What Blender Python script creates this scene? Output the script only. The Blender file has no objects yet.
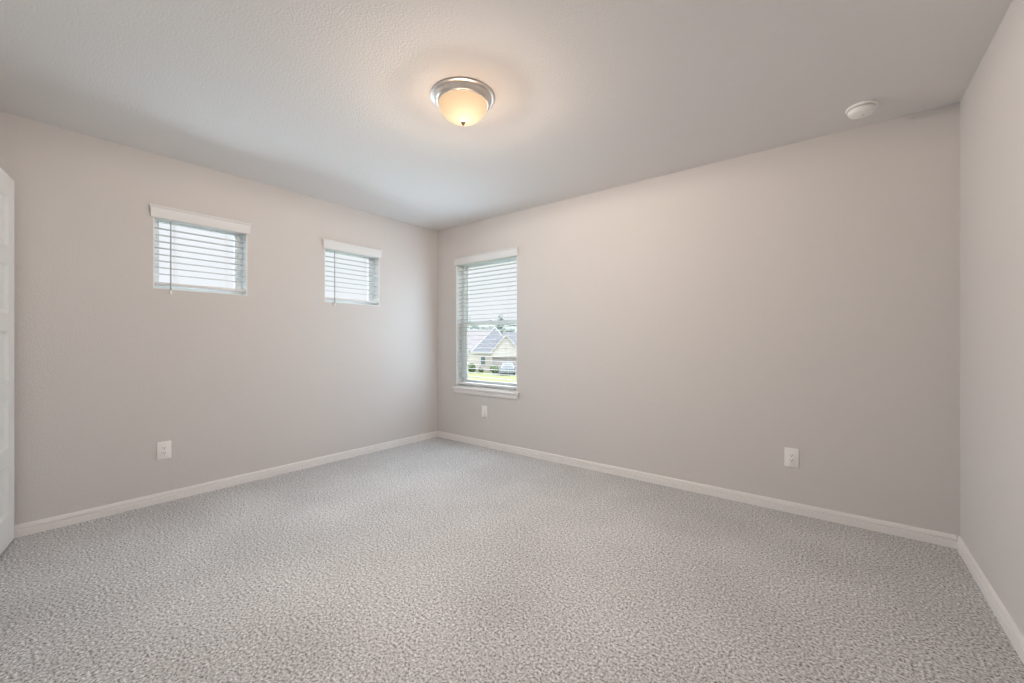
import bpy, bmesh, math, random
from mathutils import Vector, Matrix

S = bpy.context.scene
COL = S.collection
random.seed(4)
PI = math.pi

# ------------------------------------------------------------------ camera
XL, XR, YB, YF, H = -3.719, 0.531, 3.2725, -0.22, 2.44   # room: left, right, back, rear wall, ceiling
T = 0.16                                              # wall thickness
cam = bpy.data.cameras.new('camera'); co = bpy.data.objects.new('camera', cam); COL.objects.link(co)
cam.sensor_width = 36.0; cam.lens = 409.74 / 1024.0 * 36.0
cam.clip_start = 0.02; cam.clip_end = 600
cam.shift_y = -0.25 / 1024
co.location = (0, 0, 1.1325); co.rotation_euler = (PI / 2, 0, math.radians(38.332))
S.camera = co

# ------------------------------------------------------------------ world, exposure
S.view_settings.view_transform = 'Standard'; S.view_settings.look = 'None'
S.view_settings.gamma = 1.0; S.view_settings.exposure = 0.04
S.view_settings.use_curve_mapping = False
S.cycles.use_denoising = True
S.cycles.max_bounces = 10; S.cycles.diffuse_bounces = 6; S.cycles.transparent_max_bounces = 16
S.cycles.sample_clamp_indirect = 4.0
S.cycles.caustics_reflective = False; S.cycles.caustics_refractive = False
w = bpy.data.worlds.new('overcast_sky'); S.world = w; w.use_nodes = True
nt = w.node_tree; bg = nt.nodes['Background']
tc = nt.nodes.new('ShaderNodeTexCoord'); sx = nt.nodes.new('ShaderNodeSeparateXYZ')
rp = nt.nodes.new('ShaderNodeValToRGB')
nt.links.new(tc.outputs['Generated'], sx.inputs[0]); nt.links.new(sx.outputs['Z'], rp.inputs[0])
rp.color_ramp.elements[0].position = 0.30; rp.color_ramp.elements[0].color = (0.88, 0.91, 0.955, 1)
rp.color_ramp.elements[1].position = 0.62; rp.color_ramp.elements[1].color = (5.6, 5.9, 6.2, 1)
nt.links.new(rp.outputs[0], bg.inputs['Color']); bg.inputs['Strength'].default_value = 1.03  # sky radiance

def area(name, loc, rot, sx_, sy_, energy, color):
    l = bpy.data.lights.new(name, 'AREA'); l.shape = 'RECTANGLE'; l.size = sx_; l.size_y = sy_
    l.energy = energy; l.color = color
    o = bpy.data.objects.new(name, l); COL.objects.link(o); o.location = loc; o.rotation_euler = rot
    return o
# weak fill lamp added in the unseen hall outside the rear doorway
HALL_E, LAMP_E, DAY_E, SIDE_E, GLOW_E, TALL_E, SMALL_E = 1, 1000, 1900, 2400, 4.2, 9.8, 5.8
# added panel lamps high outside, to brighten window frames and slats
def aim(o, p): o.rotation_euler = (Vector(p) - o.location).to_track_quat('-Z', 'Y').to_euler()
area('hall_fill_lamp', (-2.5, -0.82, 1.15), (PI / 2, 0, 0), 0.8, 1.9, HALL_E, (1.0, 0.97, 0.95))
aim(area('sky_fill_beyond_tall_window', (0.0, 12.0, 6.0), (0, 0, 0), 32.0, 5.0, DAY_E, (0.70, 0.86, 1.0)), (-3.06, 3.39, 1.3))
aim(area('sky_fill_beyond_small_windows', (-12.5, 1.7, 6.0), (0, 0, 0), 32.0, 5.0, SIDE_E, (0.68, 0.85, 1.0)), (-3.82, 1.7, 1.75))

# added fill lamps just inside the three windows, boosting the weak daylight
area('tall_window_fill', (-2.963, YB - 0.06, 1.30), (-PI / 2 + 0.06, 0, 0), 0.86, 1.32, TALL_E, (0.64, 0.83, 1.0))
for yy in (0.977, 2.193):
    l = area('small_window_fill', (XL + 0.075, yy, 1.75), (0, -PI / 2 + 0.24, 0), 0.46, 0.56, SMALL_E, (0.66, 0.88, 1.0))
    l.data.spread = math.radians(145)

# ------------------------------------------------------------------ materials
def mat(name, color, rough=0.6, metal=0.0, bump=None, spec=0.5):
    m = bpy.data.materials.new(name); m.use_nodes = True
    b = m.node_tree.nodes['Principled BSDF']
    b.inputs['Base Color'].default_value = (*color, 1); b.inputs['Roughness'].default_value = rough
    b.inputs['Metallic'].default_value = metal; b.inputs['Specular IOR Level'].default_value = spec
    if bump:
        scale, strength, dist = bump
        n = m.node_tree; t = n.nodes.new('ShaderNodeTexCoord'); no = n.nodes.new('ShaderNodeTexNoise')
        no.inputs['Scale'].default_value = scale; no.inputs['Detail'].default_value = 3
        bp = n.nodes.new('ShaderNodeBump'); bp.inputs['Strength'].default_value = strength
        bp.inputs['Distance'].default_value = dist
        n.links.new(t.outputs['Object'], no.inputs['Vector']); n.links.new(no.outputs['Fac'], bp.inputs['Height'])
        n.links.new(bp.outputs[0], b.inputs['Normal'])
    return m

def noise_mat(name, c1, c2, scale, rough=0.9, detail=4, bump=0.0, lo=0.35, hi=0.65, stretch=(1, 1, 1)):
    m = mat(name, c1, rough, spec=0.2); n = m.node_tree; b = n.nodes['Principled BSDF']
    t = n.nodes.new('ShaderNodeTexCoord'); mp = n.nodes.new('ShaderNodeMapping'); mp.inputs['Scale'].default_value = stretch
    no = n.nodes.new('ShaderNodeTexNoise'); no.inputs['Scale'].default_value = scale; no.inputs['Detail'].default_value = detail
    r = n.nodes.new('ShaderNodeValToRGB')
    r.color_ramp.elements[0].position = lo; r.color_ramp.elements[0].color = (*c1, 1)
    r.color_ramp.elements[1].position = hi; r.color_ramp.elements[1].color = (*c2, 1)
    n.links.new(t.outputs['Object'], mp.inputs[0]); n.links.new(mp.outputs[0], no.inputs['Vector'])
    n.links.new(no.outputs['Fac'], r.inputs[0]); n.links.new(r.outputs[0], b.inputs['Base Color'])
    if bump:
        bp = n.nodes.new('ShaderNodeBump'); bp.inputs['Strength'].default_value = bump; bp.inputs['Distance'].default_value = 0.02
        n.links.new(no.outputs['Fac'], bp.inputs['Height']); n.links.new(bp.outputs[0], b.inputs['Normal'])
    return m

def brick_mat(name, c1, c2, mortar, wd, ht, ms):
    m = mat(name, c1, 0.9, spec=0.2); n = m.node_tree; b = n.nodes['Principled BSDF']
    t = n.nodes.new('ShaderNodeTexCoord'); mp = n.nodes.new('ShaderNodeMapping')
    mp.inputs['Rotation'].default_value = (PI / 2, 0, 0)
    br = n.nodes.new('ShaderNodeTexBrick'); br.inputs['Scale'].default_value = 1.0
    br.inputs['Brick Width'].default_value = wd; br.inputs['Row Height'].default_value = ht; br.inputs['Mortar Size'].default_value = ms
    br.inputs['Color1'].default_value = (*c1, 1); br.inputs['Color2'].default_value = (*c2, 1); br.inputs['Mortar'].default_value = (*mortar, 1)
    n.links.new(t.outputs['Object'], mp.inputs[0]); n.links.new(mp.outputs[0], br.inputs[0]); n.links.new(br.outputs['Color'], b.inputs['Base Color'])
    return m

M = {}
M['wall'] = mat('greige_orange_peel_paint', (0.655, 0.632, 0.62), 0.75, bump=(120, 0.5, 0.004), spec=0.25)
M['ceiling'] = mat('ceiling_paint', (0.765, 0.75, 0.738), 0.85, bump=(100, 0.42, 0.005), spec=0.2)
M['trim'] = mat('white_trim_paint', (0.83, 0.81, 0.80), 0.4)
M['door'] = mat('white_door_paint', (0.74, 0.75, 0.745), 0.45)
M['vinyl'] = mat('white_vinyl', (0.86, 0.90, 0.90), 0.4)
M['blind'] = mat('white_faux_wood', (0.76, 0.765, 0.77), 0.5)
M['slat'] = mat('backlit_shade_slat', (0.60, 0.61, 0.62), 0.5)  # white slats greyed, their backlit shade is put into the colour
M['plastic'] = mat('white_plastic', (0.90, 0.89, 0.87), 0.35)
M['slot'] = mat('dark_slot', (0.05, 0.05, 0.05), 0.6)
M['wand'] = mat('clear_grey_plastic', (0.45, 0.47, 0.49), 0.25)
M['cord'] = mat('white_cord', (0.8, 0.8, 0.8), 0.8)
M['nickel'] = mat('brushed_nickel', (0.70, 0.66, 0.62), 0.32, 1.0)
M['shield'] = mat('black_light_shield', (0.0, 0.0, 0.0), 1.0, spec=0.0)  # black, so the lit pan does not show through the bowl
M['bronze'] = mat('satin_bronze_nickel', (0.15, 0.12, 0.10), 0.5, 0.6)
M['steel'] = mat('steel', (0.6, 0.6, 0.6), 0.35, 1.0)

def glass_mat(name):
    m = bpy.data.materials.new(name); m.use_nodes = True; n = m.node_tree; n.nodes.clear()
    out = n.nodes.new('ShaderNodeOutputMaterial'); tr = n.nodes.new('ShaderNodeBsdfTransparent'); gl = n.nodes.new('ShaderNodeBsdfGlossy')
    gl.inputs['Roughness'].default_value = 0.3; fr = n.nodes.new('ShaderNodeFresnel'); fr.inputs['IOR'].default_value = 1.12
    tr.inputs['Color'].default_value = (0.975, 0.98, 0.98, 1)
    mx = n.nodes.new('ShaderNodeMixShader'); n.links.new(fr.outputs[0], mx.inputs[0]); n.links.new(tr.outputs[0], mx.inputs[1]); n.links.new(gl.outputs[0], mx.inputs[2])
    n.links.new(mx.outputs[0], out.inputs[0]); return m
M['glass'] = glass_mat('window_glass')

def carpet_mat():
    m = mat('speckled_carpet', (0.4, 0.37, 0.35), 1.0, spec=0.0); n = m.node_tree; b = n.nodes['Principled BSDF']
    t = n.nodes.new('ShaderNodeTexCoord')
    def noise(scale, detail, rough=0.5):
        x = n.nodes.new('ShaderNodeTexNoise'); x.inputs['Scale'].default_value = scale; x.inputs['Detail'].default_value = detail
        x.inputs['Roughness'].default_value = rough; n.links.new(t.outputs['Object'], x.inputs['Vector']); return x
    a = noise(98, 3.0, 0.8)
    r = n.nodes.new('ShaderNodeValToRGB'); e = r.color_ramp.elements
    e[0].position = 0.36; e[0].color = (0.13, 0.126, 0.124, 1)
    e[1].position = 0.65; e[1].color = (0.95, 0.94, 0.935, 1)
    k = e.new(0.46); k.color = (0.48, 0.475, 0.478, 1); k = e.new(0.56); k.color = (0.67, 0.667, 0.673, 1)
    n.links.new(a.outputs['Fac'], r.inputs[0])
    # pile laid in different directions by the vacuum: broad faint patches
    c = noise(1.6, 2.0); mr = n.nodes.new('ShaderNodeMapRange'); mr.inputs['From Min'].default_value = 0.35; mr.inputs['From Max'].default_value = 0.65
    mr.inputs['To Min'].default_value = 0.93; mr.inputs['To Max'].default_value = 1.07
    n.links.new(c.outputs['Fac'], mr.inputs['Value'])
    mx = n.nodes.new('ShaderNodeVectorMath'); mx.operation = 'SCALE'
    n.links.new(r.outputs[0], mx.inputs[0]); n.links.new(mr.outputs[0], mx.inputs['Scale'])
    n.links.new(mx.outputs[0], b.inputs['Base Color'])
    bp = n.nodes.new('ShaderNodeBump'); bp.inputs['Strength'].default_value = 0.7; bp.inputs['Distance'].default_value = 0.008
    n.links.new(a.outputs['Fac'], bp.inputs['Height']); n.links.new(bp.outputs[0], b.inputs['Normal'])
    return m
M['carpet'] = carpet_mat()

def dome_mat():
    """frosted glass bowl lit from inside by its bulb: the glass glows with the bulb's inverse-square light"""
    m = bpy.data.materials.new('lit_frosted_glass'); m.use_nodes = True; n = m.node_tree; n.nodes.clear()
    out = n.nodes.new('ShaderNodeOutputMaterial'); t = n.nodes.new('ShaderNodeTexCoord')
    d = n.nodes.new('ShaderNodeVectorMath'); d.operation = 'DISTANCE'; d.inputs[1].default_value = BULB
    n.links.new(t.outputs['Object'], d.inputs[0])
    p = n.nodes.new('ShaderNodeMath'); p.operation = 'POWER'; p.inputs[1].default_value = -2.0
    n.links.new(d.outputs['Value'], p.inputs[0])
    mu = n.nodes.new('ShaderNodeMath'); mu.operation = 'MULTIPLY_ADD'; mu.inputs[1].default_value = 0.0055; mu.inputs[2].default_value = 0.66
    n.links.new(p.outputs[0], mu.inputs[0])
    em = n.nodes.new('ShaderNodeEmission'); em.inputs['Color'].default_value = (1.0, 0.68, 0.41, 1)
    n.links.new(mu.outputs[0], em.inputs['Strength'])
    tr = n.nodes.new('ShaderNodeBsdfTransparent'); mx = n.nodes.new('ShaderNodeMixShader'); mx.inputs[0].default_value = 0.9
    n.links.new(tr.outputs[0], mx.inputs[1]); n.links.new(em.outputs[0], mx.inputs[2])
    n.links.new(mx.outputs[0], out.inputs[0]); return m
BULB = (0.014, -0.006, -0.072)
M['dome'] = dome_mat()
# exterior
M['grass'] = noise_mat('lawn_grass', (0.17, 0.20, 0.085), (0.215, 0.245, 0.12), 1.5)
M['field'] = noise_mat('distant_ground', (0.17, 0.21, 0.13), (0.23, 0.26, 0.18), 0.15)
M['concrete'] = noise_mat('pale_concrete', (0.20, 0.20, 0.205), (0.24, 0.24, 0.245), 2.0)
M['shingle'] = brick_mat('grey_shingles', (0.155, 0.16, 0.18), (0.185, 0.19, 0.21), (0.13, 0.135, 0.15), 0.4, 0.2, 0.02)
M['paleroof'] = brick_mat('pale_shingles', (0.215, 0.20, 0.205), (0.235, 0.22, 0.225), (0.195, 0.185, 0.19), 0.4, 0.25, 0.02)
M['brick'] = brick_mat('cream_brick', (0.49, 0.45, 0.42), (0.53, 0.49, 0.455), (0.45, 0.42, 0.395), 0.4, 0.13, 0.012)
M['siding'] = mat('cream_siding', (0.50, 0.47, 0.44), 0.8)
M['fascia'] = mat('white_fascia', (0.5, 0.5, 0.5), 0.6)
M['garage'] = mat('taupe_garage_door', (0.46, 0.42, 0.41), 0.6)
M['darkglass'] = mat('dark_pane', (0.12, 0.14, 0.15), 0.15)
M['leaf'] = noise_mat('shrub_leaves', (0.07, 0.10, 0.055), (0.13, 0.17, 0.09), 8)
M['tree'] = noise_mat('hazed_tree_leaves', (0.24, 0.275, 0.265), (0.31, 0.345, 0.33), 1.2)  # paled and cooled: distance haze is put into the leaf colour
M['bark'] = noise_mat('tree_bark', (0.25, 0.22, 0.19), (0.36, 0.32, 0.28), 5)
M['carpaint'] = mat('silver_blue_car_paint', (0.25, 0.28, 0.33), 0.25, 0.3)
M['rubber'] = mat('black_rubber', (0.04, 0.04, 0.04), 0.8)

# ------------------------------------------------------------------ mesh helpers
def box(bm, x0, x1, y0, y1, z0, z1, bev=0.0, seg=2):
    v = [bm.verts.new(p) for p in ((x0, y0, z0), (x1, y0, z0), (x1, y1, z0), (x0, y1, z0), (x0, y0, z1), (x1, y0, z1), (x1, y1, z1), (x0, y1, z1))]
    fs = [bm.faces.new([v[i] for i in q]) for q in ((0, 3, 2, 1), (4, 5, 6, 7), (0, 1, 5, 4), (1, 2, 6, 5), (2, 3, 7, 6), (3, 0, 4, 7))]
    if bev:
        es = list({e for f in fs for e in f.edges})
        bmesh.ops.bevel(bm, geom=es, offset=bev, segments=seg, affect='EDGES', profile=0.5)

def prism(bm, pts, axis, a, b):
    """closed 2-D outline pts extruded along axis from a to b; pts are the two other coordinates in x,y,z order"""
    def P(p, t):
        q = list(p); q.insert(axis, t); return q
    n = len(pts); A = [bm.verts.new(P(p, a)) for p in pts]; B = [bm.verts.new(P(p, b)) for p in pts]
    bm.faces.new(A[::-1]); bm.faces.new(B)
    for i in range(n): bm.faces.new((A[i], A[(i + 1) % n], B[(i + 1) % n], B[i]))

def lathe(bm, prof, seg=64, c=(0, 0, 0)):
    rings = []
    for r, z in prof:
        if r < 1e-6: rings.append([bm.verts.new((c[0], c[1], c[2] + z))])
        else: rings.append([bm.verts.new((c[0] + r * math.cos(2 * PI * k / seg), c[1] + r * math.sin(2 * PI * k / seg), c[2] + z)) for k in range(seg)])
    for A, B in zip(rings, rings[1:]):
        for k in range(seg):
            l = (k + 1) % seg
            if len(A) == 1 and len(B) > 1: bm.faces.new((A[0], B[l], B[k]))
            elif len(B) == 1 and len(A) > 1: bm.faces.new((A[k], A[l], B[0]))
            elif len(A) > 1: bm.faces.new((A[k], A[l], B[l], B[k]))

def rod(bm, p, q, r, seg=8):
    p, q = Vector(p), Vector(q); d = q - p
    mt = Matrix.Translation((p + q) / 2) @ d.to_track_quat('Z', 'Y').to_matrix().to_4x4()
    bmesh.ops.create_cone(bm, cap_ends=True, segments=seg, radius1=r, radius2=r, depth=d.length, matrix=mt)

def obj(name, bm, m, parent=None, smooth=None):
    bmesh.ops.recalc_face_normals(bm, faces=bm.faces)
    me = bpy.data.meshes.new(name); bm.to_mesh(me); bm.free(); me.materials.append(m)
    if smooth is not None:
        for p in me.polygons: p.use_smooth = True
        me.set_sharp_from_angle(angle=math.radians(smooth))
    o = bpy.data.objects.new(name, me); COL.objects.link(o)
    if parent: o.parent = parent
    return o
def B(): return bmesh.new()
def tag(o, label=None, cat=None, group=None, kind=None):
    for k, v in (('label', label), ('category', cat), ('group', group), ('kind', kind)):
        if v: o[k] = v
    return o
def empty(name, loc=(0, 0, 0), rz=0.0):
    o = bpy.data.objects.new(name, None); COL.objects.link(o); o.location = loc; o.rotation_euler = (0, 0, rz)
    o.empty_display_size = 0.1; return o
def struct(name, bm, m, label=None, cat=None, smooth=None):
    return tag(obj(name, bm, m, smooth=smooth), label, cat, kind='structure')

# ------------------------------------------------------------------ room shell
def wall_panel(name, axis, inner, outer, u0, u1, holes, label):
    """wall slab with rectangular openings (u0,u1,z0,z1); axis 0: wall normal along x, 1: along y"""
    us = sorted({u0, u1, *[h[0] for h in holes], *[h[1] for h in holes]})
    zs = sorted({0.0, H, *[h[2] for h in holes], *[h[3] for h in holes]})
    bm = B()
    V = {}
    def v(d, u, z):
        k = (d, round(u, 5), round(z, 5))
        if k not in V: V[k] = bm.verts.new((d, u, z) if axis == 0 else (u, d, z))
        return V[k]
    def solid(i, j):
        if not (0 <= i < len(us) - 1 and 0 <= j < len(zs) - 1): return False
        a, b = (us[i] + us[i + 1]) / 2, (zs[j] + zs[j + 1]) / 2
        return not any(h[0] < a < h[1] and h[2] < b < h[3] for h in holes)
    for i in range(len(us) - 1):
        for j in range(len(zs) - 1):
            if not solid(i, j): continue
            a, b, c, d = us[i], us[i + 1], zs[j], zs[j + 1]
            for w_ in (inner, outer): bm.faces.new((v(w_, a, c), v(w_, b, c), v(w_, b, d), v(w_, a, d)))
            if not solid(i - 1, j): bm.faces.new((v(inner, a, c), v(inner, a, d), v(outer, a, d), v(outer, a, c)))
            if not solid(i + 1, j): bm.faces.new((v(inner, b, c), v(inner, b, d), v(outer, b, d), v(outer, b, c)))
            if not solid(i, j - 1): bm.faces.new((v(inner, a, c), v(inner, b, c), v(outer, b, c), v(outer, a, c)))
            if not solid(i, j + 1): bm.faces.new((v(inner, a, d), v(inner, b, d), v(outer, b, d), v(outer, a, d)))
    return struct(name, bm, M['wall'], label, 'wall')

W1 = (0.687, 1.267, 1.500, 2.045); W2 = (1.902, 2.484, 1.497, 2.045); W3 = (-3.402, -2.523, 0.618, 2.045)
wall_panel('wall_left', 0, XL, XL - T, YF - T, YB, [W1, W2], 'greige wall with the two small high windows')
wall_panel('wall_back', 1, YB, YB + T, XL - T, XR + T, [W3], 'greige wall with the tall window near the corner')
wall_panel('wall_right', 0, XR, XR + T, YF - T, YB, [], 'plain wall at the right edge of the room')
DOORWAY = (-2.90, -2.12, 0.0, 2.06)
wall_panel('wall_rear', 1, YF, YF - T, XL, XR, [DOORWAY], 'wall behind the camera with the open doorway')
bm = B(); box(bm, XL - T, XR + T, YF - T - 1.2, YB + T, H, H + 0.12); struct('ceiling', bm, M['ceiling'], 'pale textured flat ceiling', 'ceiling')
bm = B(); box(bm, XL - T, XR + T, YF - T - 1.2, YB + T, -0.15, 0.0); struct('floor', bm, M['carpet'], 'speckled grey beige carpeted floor', 'floor')

# hall beyond the doorway, behind the camera
bm = B(); box(bm, XL - T, XR + T, YF - T - 1.32, YF - T - 1.2, -0.15, H + 0.12)
box(bm, XL - T, XL, YF - T - 1.2, YF - T, 0, H); box(bm, XR, XR + T, YF - T - 1.2, YF - T, 0, H); struct('wall_hall', bm, M['wall'], 'hall walls behind the camera', 'wall')
# baseboards: stepped and rounded profile (distance from wall, height)
BB = [(0, 0), (0.015, 0), (0.015, 0.037), (0.0135, 0.040), (0.0065, 0.0415), (0.0065, 0.0455), (0.0125, 0.0475), (0.012, 0.054), (0.0095, 0.061), (0.0085, 0.066), (0.005, 0.069), (0, 0.0695)]
def baseboard(name, axis, wall, sgn, a, b, label):
    bm = B()
    pts = [(wall + sgn * d, z) for d, z in BB]
    prism(bm, pts, 1 - axis, a, b)      # axis 0: wall normal x, runs along y
    return struct(name, bm, M['trim'], label, 'baseboard', smooth=25)
baseboard('baseboard_left', 0, XL, 1, YF, YB, 'white baseboard along the wall of the two small windows')
baseboard('baseboard_back', 1, YB, -1, XL + 0.014, XR - 0.014, 'white baseboard under the tall window wall')
baseboard('baseboard_right', 0, XR, -1, YF, YB, 'white baseboard along the right wall')

# ------------------------------------------------------------------ windows (built in a local frame: u along wall, d outwards, z up)
def frame4(bm, P, u0, u1, z0, z1, wd, d0, d1, bev=0.003):
    """four mitre-less members around an opening"""
    for a in ((u0, u1, z0, z0 + wd), (u0, u1, z1 - wd, z1), (u0, u0 + wd, z0 + wd, z1 - wd), (u1 - wd, u1, z0 + wd, z1 - wd)):
        q = P(a[0], a[1], d0, d1); box(bm, q[0], q[1], q[2], q[3], a[2], a[3], bev, 1)

def window(name, axis, op, hung, label):
    u0, u1, z0, z1 = op
    if axis == 0: P = lambda a, b, d0, d1: (XL - d1, XL - d0, a, b)
    else: P = lambda a, b, d0, d1: (a, b, YB + d0, YB + d1)
    root = tag(empty(name, (XL, (u0 + u1) / 2, z0) if axis == 0 else ((u0 + u1) / 2, YB, z0)), label, 'window', kind='structure')
    inv = Matrix.Translation(-root.location)
    def put(n, bm, m, parent=root, lab=None):
        bmesh.ops.transform(bm, matrix=inv, verts=bm.verts) if parent is root else bmesh.ops.transform(bm, matrix=inv, verts=bm.verts)
        o = obj(n, bm, m, parent)
        if lab: o['label'] = lab
        return o
    t = 0.006
    bm = B(); frame4(bm, P, u0, u1, z0, z1, t, 0.001, 0.095, 0); put('jamb_lining', bm, M['vinyl'])
    bm = B(); frame4(bm, P, u0, u1, z0, z1, 0.038, 0.095, 0.155); put('window_frame', bm, M['vinyl'])
    if not hung:
        bm = B(); frame4(bm, P, u0 + 0.036, u1 - 0.036, z0 + 0.036, z1 - 0.036, 0.016, 0.105, 0.145); s = put('glazing_bead', bm, M['vinyl'])
        bm = B(); q = P(u0 + 0.04, u1 - 0.04, 0.122, 0.126); box(bm, *q, z0 + 0.04, z1 - 0.04); put('glass_pane', bm, M['glass'])
    else:
        zm = 1.335
        bm = B(); frame4(bm, P, u0 + 0.034, u1 - 0.034, zm - 0.02, z1 - 0.034, 0.032, 0.128, 0.152); us = put('upper_sash', bm, M['vinyl'])
        bm = B(); q = P(u0 + 0.05, u1 - 0.05, 0.138, 0.142); box(bm, *q, zm, z1 - 0.05); put('glass_pane', bm, M['glass'], us)
        bm = B(); frame4(bm, P, u0 + 0.034, u1 - 0.034, z0 + 0.034, zm + 0.022, 0.040, 0.100, 0.126); ls = put('lower_sash', bm, M['vinyl'])
        bm = B(); q = P(u0 + 0.06, u1 - 0.06, 0.111, 0.115); box(bm, *q, z0 + 0.06, zm); put('glass_pane', bm, M['glass'], ls)
        bm = B(); q = P((u0 + u1) / 2 - 0.03, (u0 + u1) / 2 + 0.03, 0.092, 0.125); box(bm, *q, zm + 0.018, zm + 0.03, 0.003, 1); put('sash_lock', bm, M['vinyl'], ls)
        # stool and apron of the sill
        bm = B(); box(bm, u0 - 0.035, u1 + 0.032, YB - 0.034, YB + 0.001, z0 - 0.022, z0 - 0.001, 0.005, 3)
        box(bm, u0 + 0.001, u1 - 0.001, YB - 0.004, YB + 0.094, z0 - 0.0005, z0 + 0.0075)
        put('window_stool', bm, M['trim'])
        bm = B(); prism(bm, [(YB + 0.001, z0 - 0.022), (YB - 0.018, z0 - 0.022), (YB - 0.018, z0 - 0.062), (YB - 0.013, z0 - 0.070), (YB - 0.010, z0 - 0.076), (YB + 0.001, z0 - 0.076)], 0, u0 - 0.018, u1 + 0.018)
        put('window_apron', bm, M['trim'])
    return root
window('window_1', 0, W1, False, 'small high window nearer the white door')
window('window_2', 0, W2, False, 'small high window nearer the room corner')
window('window_3', 1, W3, True, 'tall single hung window with house and lawn outside')

# ------------------------------------------------------------------ blinds
def blind(axis, op, label, wand_u, slat_depth=0.046):
    u0, u1, z0, z1 = op
    c = (u0 + u1) / 2; hw = (u1 - u0) / 2 - 0.010
    # local frame: x along the wall, y = into the room (+), z up; origin on the wall face at the opening's bottom centre
    root = empty('window_blind', (XL, c, z0) if axis == 0 else (c, YB, z0), -PI / 2 if axis == 0 else PI)
    tag(root, label, 'blind', 'white faux wood blinds')
    sgn = -1 if axis == 0 else -1
    hgt = z1 - z0
    yc = -0.040
    # valance with moulded face and returned ends
    bm = B(); vb, vt = 1.996 - z0, 2.078 - z0
    prof = [(0.001, vb), (0.012, vb), (0.014, vb + 0.004), (0.014, vb + 0.05), (0.016, vb + 0.056), (0.016, vb + 0.062), (0.021, vb + 0.070), (0.026, vb + 0.074), (0.026, vt - 0.003), (0.024, vt), (0.001, vt)]
    L = hw + 0.018
    # mitred ends: the outline grows with its distance from the wall
    A = [bm.verts.new((-L - d * 0.6, d, z)) for d, z in prof]; Bv = [bm.verts.new((L + d * 0.6, d, z)) for d, z in prof]
    bm.faces.new(A[::-1]); bm.faces.new(Bv)
    for i in range(len(prof)): bm.faces.new((A[i], A[(i + 1) % len(prof)], Bv[(i + 1) % len(prof)], Bv[i]))
    obj('valance', bm, M['blind'], root, 30)
    bm = B(); box(bm, -hw, hw, yc - 0.027, yc + 0.027, hgt - 0.050, hgt - 0.008, 0.002, 1); obj('headrail', bm, M['blind'], root)
    # slats: shallow crowned boards, open level
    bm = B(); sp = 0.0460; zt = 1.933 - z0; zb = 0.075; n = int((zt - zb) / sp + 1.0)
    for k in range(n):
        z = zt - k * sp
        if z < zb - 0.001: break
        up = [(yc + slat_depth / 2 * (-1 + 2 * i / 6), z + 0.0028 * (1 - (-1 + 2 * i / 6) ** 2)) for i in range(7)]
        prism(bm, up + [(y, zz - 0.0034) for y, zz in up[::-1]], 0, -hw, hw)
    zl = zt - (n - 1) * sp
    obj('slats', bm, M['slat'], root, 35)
    bm = B(); box(bm, -hw, hw, yc - 0.025, yc + 0.025, 0.030, 0.050, 0.003, 2); obj('bottom_rail', bm, M['blind'], root)
    for s in (-1, 1):
        bm = B(); u = s * (hw - 0.12)
        for y in (yc - 0.025, yc + 0.025): rod(bm, (u, y, 0.03), (u, y, hgt - 0.04), 0.0010, 6)
        rod(bm, (u + 0.008, yc, 0.03), (u + 0.008, yc, hgt - 0.04), 0.0008, 6)
        obj('ladder_cord', bm, M['cord'], root)
    if wand_u is not None:
        u = wand_u
        bm = B(); rod(bm, (u, 0.006, 1.985 - z0), (u, 0.008, 1.487 - z0), 0.0045, 6)
        wd = obj('tilt_wand', bm, M['wand'], root, 30); wd['label'] = 'clear grey tilt wand'
        bm = B(); lathe(bm, [(0, 0), (0.0055, 0.002), (0.0065, 0.012), (0.005, 0.026), (0, 0.027)], 12, (u, 0.008, 1.468 - z0)); obj('wand_tip', bm, M['plastic'], wd, 40)
    return root
# local x of a left-wall blind runs towards -y
blind(0, W1, 'white blind with grey tilt wand on the small window nearer the door', (W1[0] + W1[1]) / 2 - 0.781)
blind(0, W2, 'white blind on the small window nearer the room corner', (W2[0] + W2[1]) / 2 - 1.996)
blind(1, W3, 'tall white blind on the large window with a sill', None)

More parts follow.
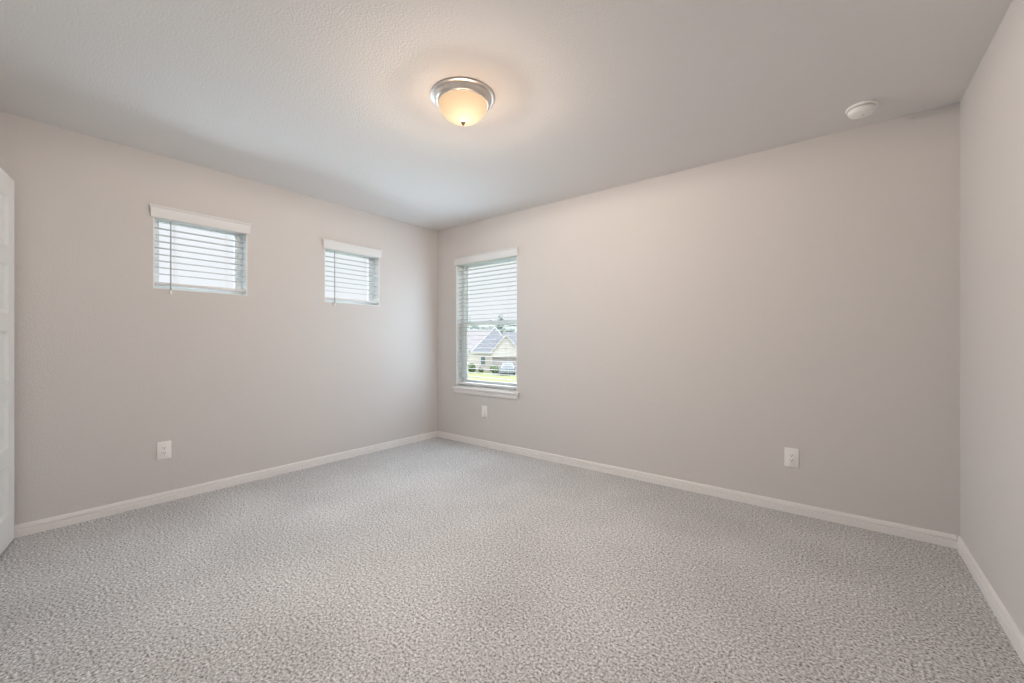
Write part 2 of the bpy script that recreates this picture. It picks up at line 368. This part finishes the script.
# ------------------------------------------------------------------ door leaf, five recessed panels
def door():
    Wd, Hd, t = 0.76, 2.032, 0.035
    root = tag(empty('door_1', (-3.666, 0.073, 0.012), math.atan2(-0.218, 0.976)), 'white five panel door standing open at the left edge', 'door', kind='structure')
    # local: x from free edge to hinge, y = +: face towards the room
    bm = B()
    sw = 0.105; rails = []                      # panel spans (z0,z1)
    top, bot, gap = Hd - 0.118, 0.165, 0.098
    ph = (top - bot - 4 * gap) / 5
    zs = [(bot + k * (ph + gap), bot + k * (ph + gap) + ph) for k in range(5)]
    box(bm, 0, sw, -t, 0, 0, Hd, 0.002, 1); box(bm, Wd - sw, Wd, -t, 0, 0, Hd, 0.002, 1)
    edges = [0] + [z for p in zs for z in p] + [Hd]
    for i in range(0, len(edges), 2): box(bm, sw, Wd - sw, -t, 0, edges[i], edges[i + 1])
    obj('stile_and_rail_frame', bm, M['door'], root)
    for a, b in zs:
        bm = B()
        # recessed field with a sloped moulding all round
        for s in (0, 1):
            y0 = -0.0005 if s == 0 else -t + 0.0005; y1 = -0.010 if s == 0 else -t + 0.010
            o4 = [(sw, a), (Wd - sw, a), (Wd - sw, b), (sw, b)]; i4 = [(sw + 0.018, a + 0.018), (Wd - sw - 0.018, a + 0.018), (Wd - sw - 0.018, b - 0.018), (sw + 0.018, b - 0.018)]
            O = [bm.verts.new((x, y0, z)) for x, z in o4]; I = [bm.verts.new((x, y1, z)) for x, z in i4]
            bm.faces.new(I)
            for k in range(4): bm.faces.new((O[k], O[(k + 1) % 4], I[(k + 1) % 4], I[k]))
        obj('door_panel', bm, M['door'], root)
    for z in (0.25, 1.02, 1.80):
        bm = B(); rod(bm, (Wd + 0.006, 0.004, z - 0.045), (Wd + 0.006, 0.004, z + 0.045), 0.006, 12); box(bm, Wd - 0.002, Wd + 0.004, -t + 0.004, 0, z - 0.045, z + 0.045)
        obj('hinge', bm, M['steel'], root)
door()

# ------------------------------------------------------------------ ceiling light
def ceiling_light():
    root = tag(empty('ceiling_light', (-1.567, 1.560, H)), 'round nickel flush mount ceiling light with lit frosted glass bowl', 'ceiling light')
    bm = B()
    lathe(bm, [(0.02, 0), (0.170, 0), (0.1715, -0.003), (0.170, -0.007), (0.163, -0.010), (0.157, -0.0105), (0.153, -0.009), (0.151, -0.013), (0.150, -0.022), (0.147, -0.030), (0.141, -0.036), (0.136, -0.038), (0.1345, -0.042), (0.131, -0.042), (0.130, -0.030), (0.02, -0.028), (0.02, 0)], 96)
    obj('metal_pan', bm, M['nickel'], root, 30)
    bm = B(); pr = []
    R0, Z0, D = 0.1305, -0.036, 0.098
    for k in range(25):
        a = k / 24 * PI / 2; pr.append((R0 * math.cos(a) ** 0.92 if k < 24 else 0.0, Z0 - D * math.sin(a) ** 1.18))
    lathe(bm, pr, 96); g = obj('glass_bowl', bm, M['dome'], root, 60); g['label'] = 'lit frosted glass bowl'
    bm = B(); lathe(bm, [(0, -0.0285), (0.1298, -0.0285), (0.1298, -0.0425), (0.1285, -0.0425), (0.1285, -0.0318), (0, -0.0318)], 64); obj('light_shield', bm, M['shield'], root, 30)  # unseen liner added to block the lamp's light from the pan
    zf = Z0 - D
    bm = B(); lathe(bm, [(0, zf + 0.004), (0.010, zf + 0.002), (0.0125, zf - 0.001), (0.0115, zf - 0.004), (0.009, zf - 0.006), (0.0085, zf - 0.010), (0.006, zf - 0.015), (0.003, zf - 0.018), (0, zf - 0.019)], 32)
    obj('finial', bm, M['bronze'], root, 35)
    l = bpy.data.lights.new('ceiling_bulb_light', 'POINT'); l.energy = LAMP_E; l.color = (1.0, 0.835, 0.705); l.shadow_soft_size = 0.03
    lo = bpy.data.objects.new('ceiling_bulb_light', l); COL.objects.link(lo); lo.location = (-1.567, 1.560, H - 0.0385)
    h = bpy.data.lights.new('bowl_glow_light', 'POINT'); h.energy = GLOW_E; h.color = (1.0, 0.70, 0.48); h.shadow_soft_size = 0.09
    ho = bpy.data.objects.new('bowl_glow_light', h); COL.objects.link(ho); ho.location = (-1.567, 1.560, H - 0.32)
ceiling_light()

# ------------------------------------------------------------------ smoke detector
def smoke_detector():
    root = tag(empty('smoke_detector', (0.112, 3.004, H)), 'round white smoke detector on the ceiling near the right wall', 'smoke detector')
    bm = B(); lathe(bm, [(0, 0), (0.068, 0), (0.070, -0.003), (0.070, -0.010), (0.067, -0.0135), (0.060, -0.014), (0, -0.014)], 64); obj('mounting_base', bm, M['plastic'], root, 30)
    bm = B(); lathe(bm, [(0.050, -0.013), (0.050, -0.0185), (0.061, -0.019), (0.061, -0.025), (0.058, -0.034), (0.052, -0.041), (0.044, -0.044), (0, -0.0455)], 64); cv = obj('sensor_cover', bm, M['plastic'], root, 30)
    bm = B(); lathe(bm, [(0, -0.044), (0.009, -0.044), (0.009, -0.048), (0.0075, -0.049), (0, -0.049)], 24); obj('test_button', bm, M['plastic'], cv, 30)
smoke_detector()

# ------------------------------------------------------------------ wall plates
def plate(loc, rz, label, cat, name, outlet=True):
    """local: x along the wall, y = out of the wall, z up; origin on the wall at the plate's centre"""
    root = tag(empty(name, loc, rz), label, cat)
    w2, h2 = 0.040, 0.0625
    bm = B(); box(bm, -w2, w2, 0.0, 0.0065, -h2, h2, 0.0035, 3); obj('cover_plate', bm, M['plastic'], root, 40)
    bm = B(); box(bm, -0.0165, 0.0165, 0.004, 0.0085, -0.0335, 0.0335, 0.0012, 2); ins = obj('receptacle' if outlet else 'blank_insert', bm, M['plastic'], root, 40)
    if outlet:
        for s in (-1, 1):
            zc = s * 0.0165; bm = B()
            for x, hh in ((-0.0063, 0.0042), (0.0063, 0.0034)): box(bm, x - 0.0013, x + 0.0013, 0.007, 0.0088, zc + 0.002 - hh, zc + 0.002 + hh)
            rod(bm, (0, 0.007, zc - 0.0075), (0, 0.0088, zc - 0.0075), 0.0028, 12)
            k = obj('socket', bm, M['slot'], ins); k['label'] = 'dark socket slots'
    for s in (-1, 1):
        bm = B(); rod(bm, (0, 0.006, s * 0.048), (0, 0.0073, s * 0.048), 0.0032, 12); obj('screw', bm, M['plastic'], root, 40)
    return root
plate((XL, 0.745, 0.364), -PI / 2, 'white power outlet on the wall below the small windows', 'outlet', 'power_outlet')
plate((-0.230, YB, 0.364), PI, 'white power outlet on the long wall at right', 'outlet', 'power_outlet')
plate((-2.962, YB, 0.377), PI, 'white blank cover plate below the tall window sill', 'wall plate', 'wall_plate', False)

# ------------------------------------------------------------------ outside: seen through the tall window
G = -2.97
CF = Vector((-math.sin(math.radians(38.332)), math.cos(math.radians(38.332)), 0)); CR = Vector((CF.y, -CF.x, 0))
bm = B(); box(bm, -400, 300, 4.2, 400, G - 0.4, G - 0.06); struct('ground_field', bm, M['field'], 'pale green land beyond the houses', 'ground')
HD = 54.2; HA = math.radians(38.332) - 0.0
def hp(l, d=0.0): return CF * (HD + d) + CR * l
def site(name, l, d, rz=HA): p = hp(l, d); return empty(name, (p.x, p.y, G), rz)      # local x = to the right, y = away
L0 = lambda px: (px - 512) * HD / 409.74
bm = B(); box(bm, -16, 16, -13.0, 30, -0.06, 0.0); o = obj('lawn', bm, M['grass']); p = hp(-2, 0); o.location = (p.x, p.y, G); o.rotation_euler = (0, 0, HA); tag(o, 'bright green lawn in front of the house outside', 'lawn', kind='structure')
bm = B(); box(bm, -40, 40, -6.0, 3.2, -0.05, 0.01); o = obj('street', bm, M['concrete']); p = hp(0, -16.3); o.location = (p.x, p.y, G); o.rotation_euler = (0, 0, HA); tag(o, 'pale concrete street below the window', 'street', kind='structure')
bm = B(); box(bm, -1.7, 1.7, -4.0, 1.0, 0.0, 0.02); o = obj('driveway', bm, M['concrete']); p = hp(L0(507), -1.0); o.location = (p.x, p.y, G); o.rotation_euler = (0, 0, HA); tag(o, 'pale driveway leading up to the garage', 'driveway', kind='structure')

def hip_roof(bm, x0, x1, y0, y1, z, hgt, ov=0.35, rx=None):
    x0 -= ov; x1 += ov; y0 -= ov; y1 += ov
    a = (x0 + x1) / 2; b = (y0 + y1) / 2; half = min(x1 - x0, y1 - y0) / 2
    if (x1 - x0) >= (y1 - y0): r = [(x0 + half, b), (x1 - half, b)]
    else: r = [(a, y0 + half), (a, y1 - half)]
    if abs(r[0][0] - r[1][0]) + abs(r[0][1] - r[1][1]) < 0.02: r[1] = (r[0][0] + 0.02, r[0][1])
    e = [bm.verts.new((x, y, zz)) for zz in (z - 0.16, z) for x, y in ((x0, y0), (x1, y0), (x1, y1), (x0, y1))]
    t = [bm.verts.new((*q, z + hgt)) for q in r]
    bm.faces.new(e[3::-1])
    for k in range(4): bm.faces.new((e[k], e[(k + 1) % 4], e[4 + (k + 1) % 4], e[4 + k]))
    if (x1 - x0) >= (y1 - y0):
        bm.faces.new((e[4], e[5], t[1], t[0])); bm.faces.new((e[6], e[7], t[0], t[1])); bm.faces.new((e[5], e[6], t[1])); bm.faces.new((e[7], e[4], t[0]))
    else:
        bm.faces.new((e[5], e[6], t[1], t[0])); bm.faces.new((e[7], e[4], t[0], t[1])); bm.faces.new((e[4], e[5], t[0])); bm.faces.new((e[6], e[7], t[1]))

def house():
    root = site('house', L0(493), 0.0); tag(root, 'cream house with steep grey roof and front gable outside the tall window', 'house')
    # local metres; main pyramid-roofed block centred on x=0, gabled garage wing to its right and nearer
    bm = B(); box(bm, -2.7, 2.9, 0.6, 7.0, 0, 2.62); box(bm, 2.5, 10.8, 1.6, 7.0, 0, 2.62); obj('walls', bm, M['brick'], root)
    bm = B(); hip_roof(bm, -2.6, 2.8, 0.9, 6.3, 2.64, 3.40, 0.4); obj('hip_roof', bm, M['shingle'], root)
    bm = B(); prism(bm, [(1.35, 2.46), (4.4, 5.42), (7.45, 2.46)], 0, 1.2, 11.0); obj('side_roof', bm, M['shingle'], root)
    bm = B()
    a, c, tp = (-3.0, 0.5, 2.66), (0.08, 3.5, 5.74), None
    rod(bm, (-3.0, 0.5, 2.66), (0.10, 3.6, 6.06), 0.045, 6); rod(bm, (3.2, 0.5, 2.66), (0.10, 3.6, 6.06), 0.045, 6); obj('hip_cap', bm, M['fascia'], root)
    bm = B(); box(bm, -3.05, 0.3, 0.42, 0.52, 2.46, 2.66); obj('eave_fascia', bm, M['fascia'], root)
    # gabled garage wing
    gx, gw, ge, gp = 1.72, 2.0, 2.6, 4.86
    bm = B(); prism(bm, [(gx - gw, 0), (gx - gw + 0.22, 0), (gx - gw + 0.22, 2.1), (gx + gw - 0.3, 2.1), (gx + gw - 0.3, 0), (gx + gw, 0), (gx + gw, ge), (gx, gp - 0.06), (gx - gw, ge)], 1, -0.6, -0.35); obj('gable_wall', bm, M['siding'], root)
    bm = B(); box(bm, gx - gw, gx - gw + 0.15, -0.35, 1.0, 0, ge); obj('wing_wall', bm, M['siding'], root)
    bm = B(); box(bm, gx + gw - 0.15, gx + gw, -0.35, 1.8, 0, ge); obj('wing_wall', bm, M['siding'], root)
    bm = B()
    for s in (-1, 1):
        x1 = gx + s * (gw + 0.25); z1 = ge - 0.27
        prism(bm, [(gx, gp), (x1, z1), (x1, z1 + 0.14), (gx, gp + 0.14)] if s > 0 else [(gx, gp + 0.14), (x1, z1 + 0.14), (x1, z1), (gx, gp)], 1, -0.75, 3.6)
    obj('gable_roof', bm, M['shingle'], root)
    bm = B()
    for s in (-1, 1):
        x1 = gx + s * (gw + 0.25); z1 = ge - 0.27
        prism(bm, [(gx, gp - 0.08), (x1, z1 - 0.08), (x1, z1 + 0.15), (gx, gp + 0.15)] if s > 0 else [(gx, gp + 0.15), (x1, z1 + 0.15), (x1, z1 - 0.08), (gx, gp - 0.08)], 1, -0.82, -0.74)
    obj('rake_board', bm, M['fascia'], root)
    bm = B(); box(bm, gx - 0.05, gx + 0.05, -0.64, -0.60, 3.1, 4.1); box(bm, gx - 0.2, gx + 0.2, -0.63, -0.6, 3.0, 3.1); obj('gable_vent', bm, M['garage'], root)
    bm = B(); box(bm, gx - gw + 0.22, gx + gw - 0.3, -0.1, 0.0, 0, 2.1)
    for k in range(4):
        for j in range(4): box(bm, gx - 1.65 + j * 0.84, gx - 0.93 + j * 0.84, -0.14, -0.1, 0.08 + k * 0.5, 0.5 + k * 0.5)
    obj('garage_door', bm, M['garage'], root)
    f = B(); 
    for q in ((-1.75, -1.65, 0.9, 2.1), (-1.05, -0.95, 0.9, 2.1), (-1.75, -0.95, 0.9, 1.0), (-1.75, -0.95, 2.0, 2.1)): box(f, q[0], q[1], 0.52, 0.6, q[2], q[3])
    fr = obj('window_frame', f, M['fascia'], root)
    bm = B(); box(bm, -1.65, -1.05, 0.55, 0.58, 1.0, 2.0); obj('window_pane', bm, M['darkglass'], fr)
house()

def neighbour():
    root = site('house', L0(470), 14.0); tag(root, 'pale pinkish roofed house behind at the left of the cream house', 'house')
    bm = B(); box(bm, -6, 4.5, 0, 8, 0, 2.7); obj('walls', bm, M['siding'], root)
    bm = B(); prism(bm, [(-0.4, 2.55), (4.2, 6.2), (8.4, 2.55)], 0, -6.4, 3.2); obj('gable_roof', bm, M['paleroof'], root)
neighbour()

def car():
    root = site('car', L0(508), -3.3); tag(root, 'silver blue car parked on the driveway outside', 'car')
    side = [(-0.85, 0.32), (0.85, 0.32), (0.88, 0.62), (0.84, 0.86), (0.66, 0.92), (0.55, 1.42), (0.42, 1.47), (-0.42, 1.47), (-0.55, 1.42), (-0.66, 0.92), (-0.84, 0.86), (-0.88, 0.62)]
    bm = B(); prism(bm, [q for q in side if q[1] < 0.9] , 1, -2.1, 2.1); b_ = obj('body', bm, M['carpaint'], root)
    bm = B(); A = [(-0.78, 0.84), (0.78, 0.84), (0.58, 1.44), (-0.58, 1.44)]
    lo = [bm.verts.new(q) for q in ((-0.8, -1.9, 0.85), (0.8, -1.9, 0.85), (0.8, 0.9, 0.85), (-0.8, 0.9, 0.85))]; hi = [bm.verts.new(q) for q in ((-0.58, -1.3, 1.45), (0.58, -1.3, 1.45), (0.58, 0.1, 1.45), (-0.58, 0.1, 1.45))]
    bm.faces.new(hi); bm.faces.new(lo[::-1])
    for k in range(4): bm.faces.new((lo[k], lo[(k + 1) % 4], hi[(k + 1) % 4], hi[k]))
    obj('cabin', bm, M['carpaint'], root)
    bm = B(); prism(bm, [(-0.66, 0.92), (0.66, 0.92), (0.52, 1.38), (-0.52, 1.38)], 1, -1.62, -1.60)
    bmesh.ops.translate(bm, vec=(0, 0, 0), verts=bm.verts); 
    for v in bm.verts: v.co.y += (v.co.z - 0.85) - 0.30
    obj('rear_window', bm, M['darkglass'], root)
    for x in (-0.8, 0.8):
        for y in (-1.35, 1.35):
            bm = B(); rod(bm, (x - 0.1, y, 0.325), (x + 0.1, y, 0.325), 0.32, 20); obj('wheel', bm, M['rubber'], root)
car()

def blob(bm, c, r, sq=(1, 1, 1), jit=0.22, sub=2):
    ret = bmesh.ops.create_icosphere(bm, subdivisions=sub, radius=1.0)
    for v in ret['verts']:
        k = r * (1 + random.uniform(-jit, jit)); v.co = Vector((v.co.x * k * sq[0] + c[0], v.co.y * k * sq[1] + c[1], v.co.z * k * sq[2] + c[2]))
def shrub(l, d, r, label):
    root = site('shrub', l, d); bm = B()
    for k in range(4): blob(bm, (random.uniform(-.4, .4) * r, random.uniform(-.3, .3) * r, r * 0.75 + random.uniform(-.2, .25) * r), r * 0.7)
    tag(root, label, 'shrub'); obj('foliage', bm, M['leaf'], root)
    bm = B(); rod(bm, (0, 0, 0), (0, 0, r * 0.5), 0.04, 6); obj('stem', bm, M['bark'], root)
shrub(L0(481.5), 0.0, 0.42, 'small dark shrub against the cream house wall')
shrub(L0(470), -0.3, 0.75, 'low green shrub at the left end of the house front')
shrub(L0(494.5), -1.6, 0.6, 'green shrub beside the garage opening')

def tree(px, depth, hgt, wid, label, conifer=False):
    p = CF * depth + CR * ((px - 512) * depth / 409.74)
    root = tag(empty('pine_tree' if conifer else 'leafy_tree', (p.x, p.y, G), HA), label, 'tree')
    bm = B(); rod(bm, (0, 0, 0), (0, 0, hgt * 0.7), 0.22, 8); obj('trunk', bm, M['bark'], root)
    bm = B()
    if conifer:
        for k in range(9):
            f = k / 8; blob(bm, (random.uniform(-.25, .25) * wid * (1 - f), random.uniform(-.2, .2) * wid, hgt * (0.45 + 0.52 * f)), wid * 0.5 * (1.05 - 0.8 * f), (1, 1, 0.45), 0.35)
    else:
        for k in range(14): blob(bm, ((-.42 + .84 * (k % 5) / 4) * wid, random.uniform(-.25, .25) * wid, hgt * (0.42 + 0.17 * (k // 5) + random.uniform(-.03, .08))), wid * random.uniform(0.3, 0.4), (1, 1, 0.8), 0.22)
    obj('crown', bm, M['tree'], root)
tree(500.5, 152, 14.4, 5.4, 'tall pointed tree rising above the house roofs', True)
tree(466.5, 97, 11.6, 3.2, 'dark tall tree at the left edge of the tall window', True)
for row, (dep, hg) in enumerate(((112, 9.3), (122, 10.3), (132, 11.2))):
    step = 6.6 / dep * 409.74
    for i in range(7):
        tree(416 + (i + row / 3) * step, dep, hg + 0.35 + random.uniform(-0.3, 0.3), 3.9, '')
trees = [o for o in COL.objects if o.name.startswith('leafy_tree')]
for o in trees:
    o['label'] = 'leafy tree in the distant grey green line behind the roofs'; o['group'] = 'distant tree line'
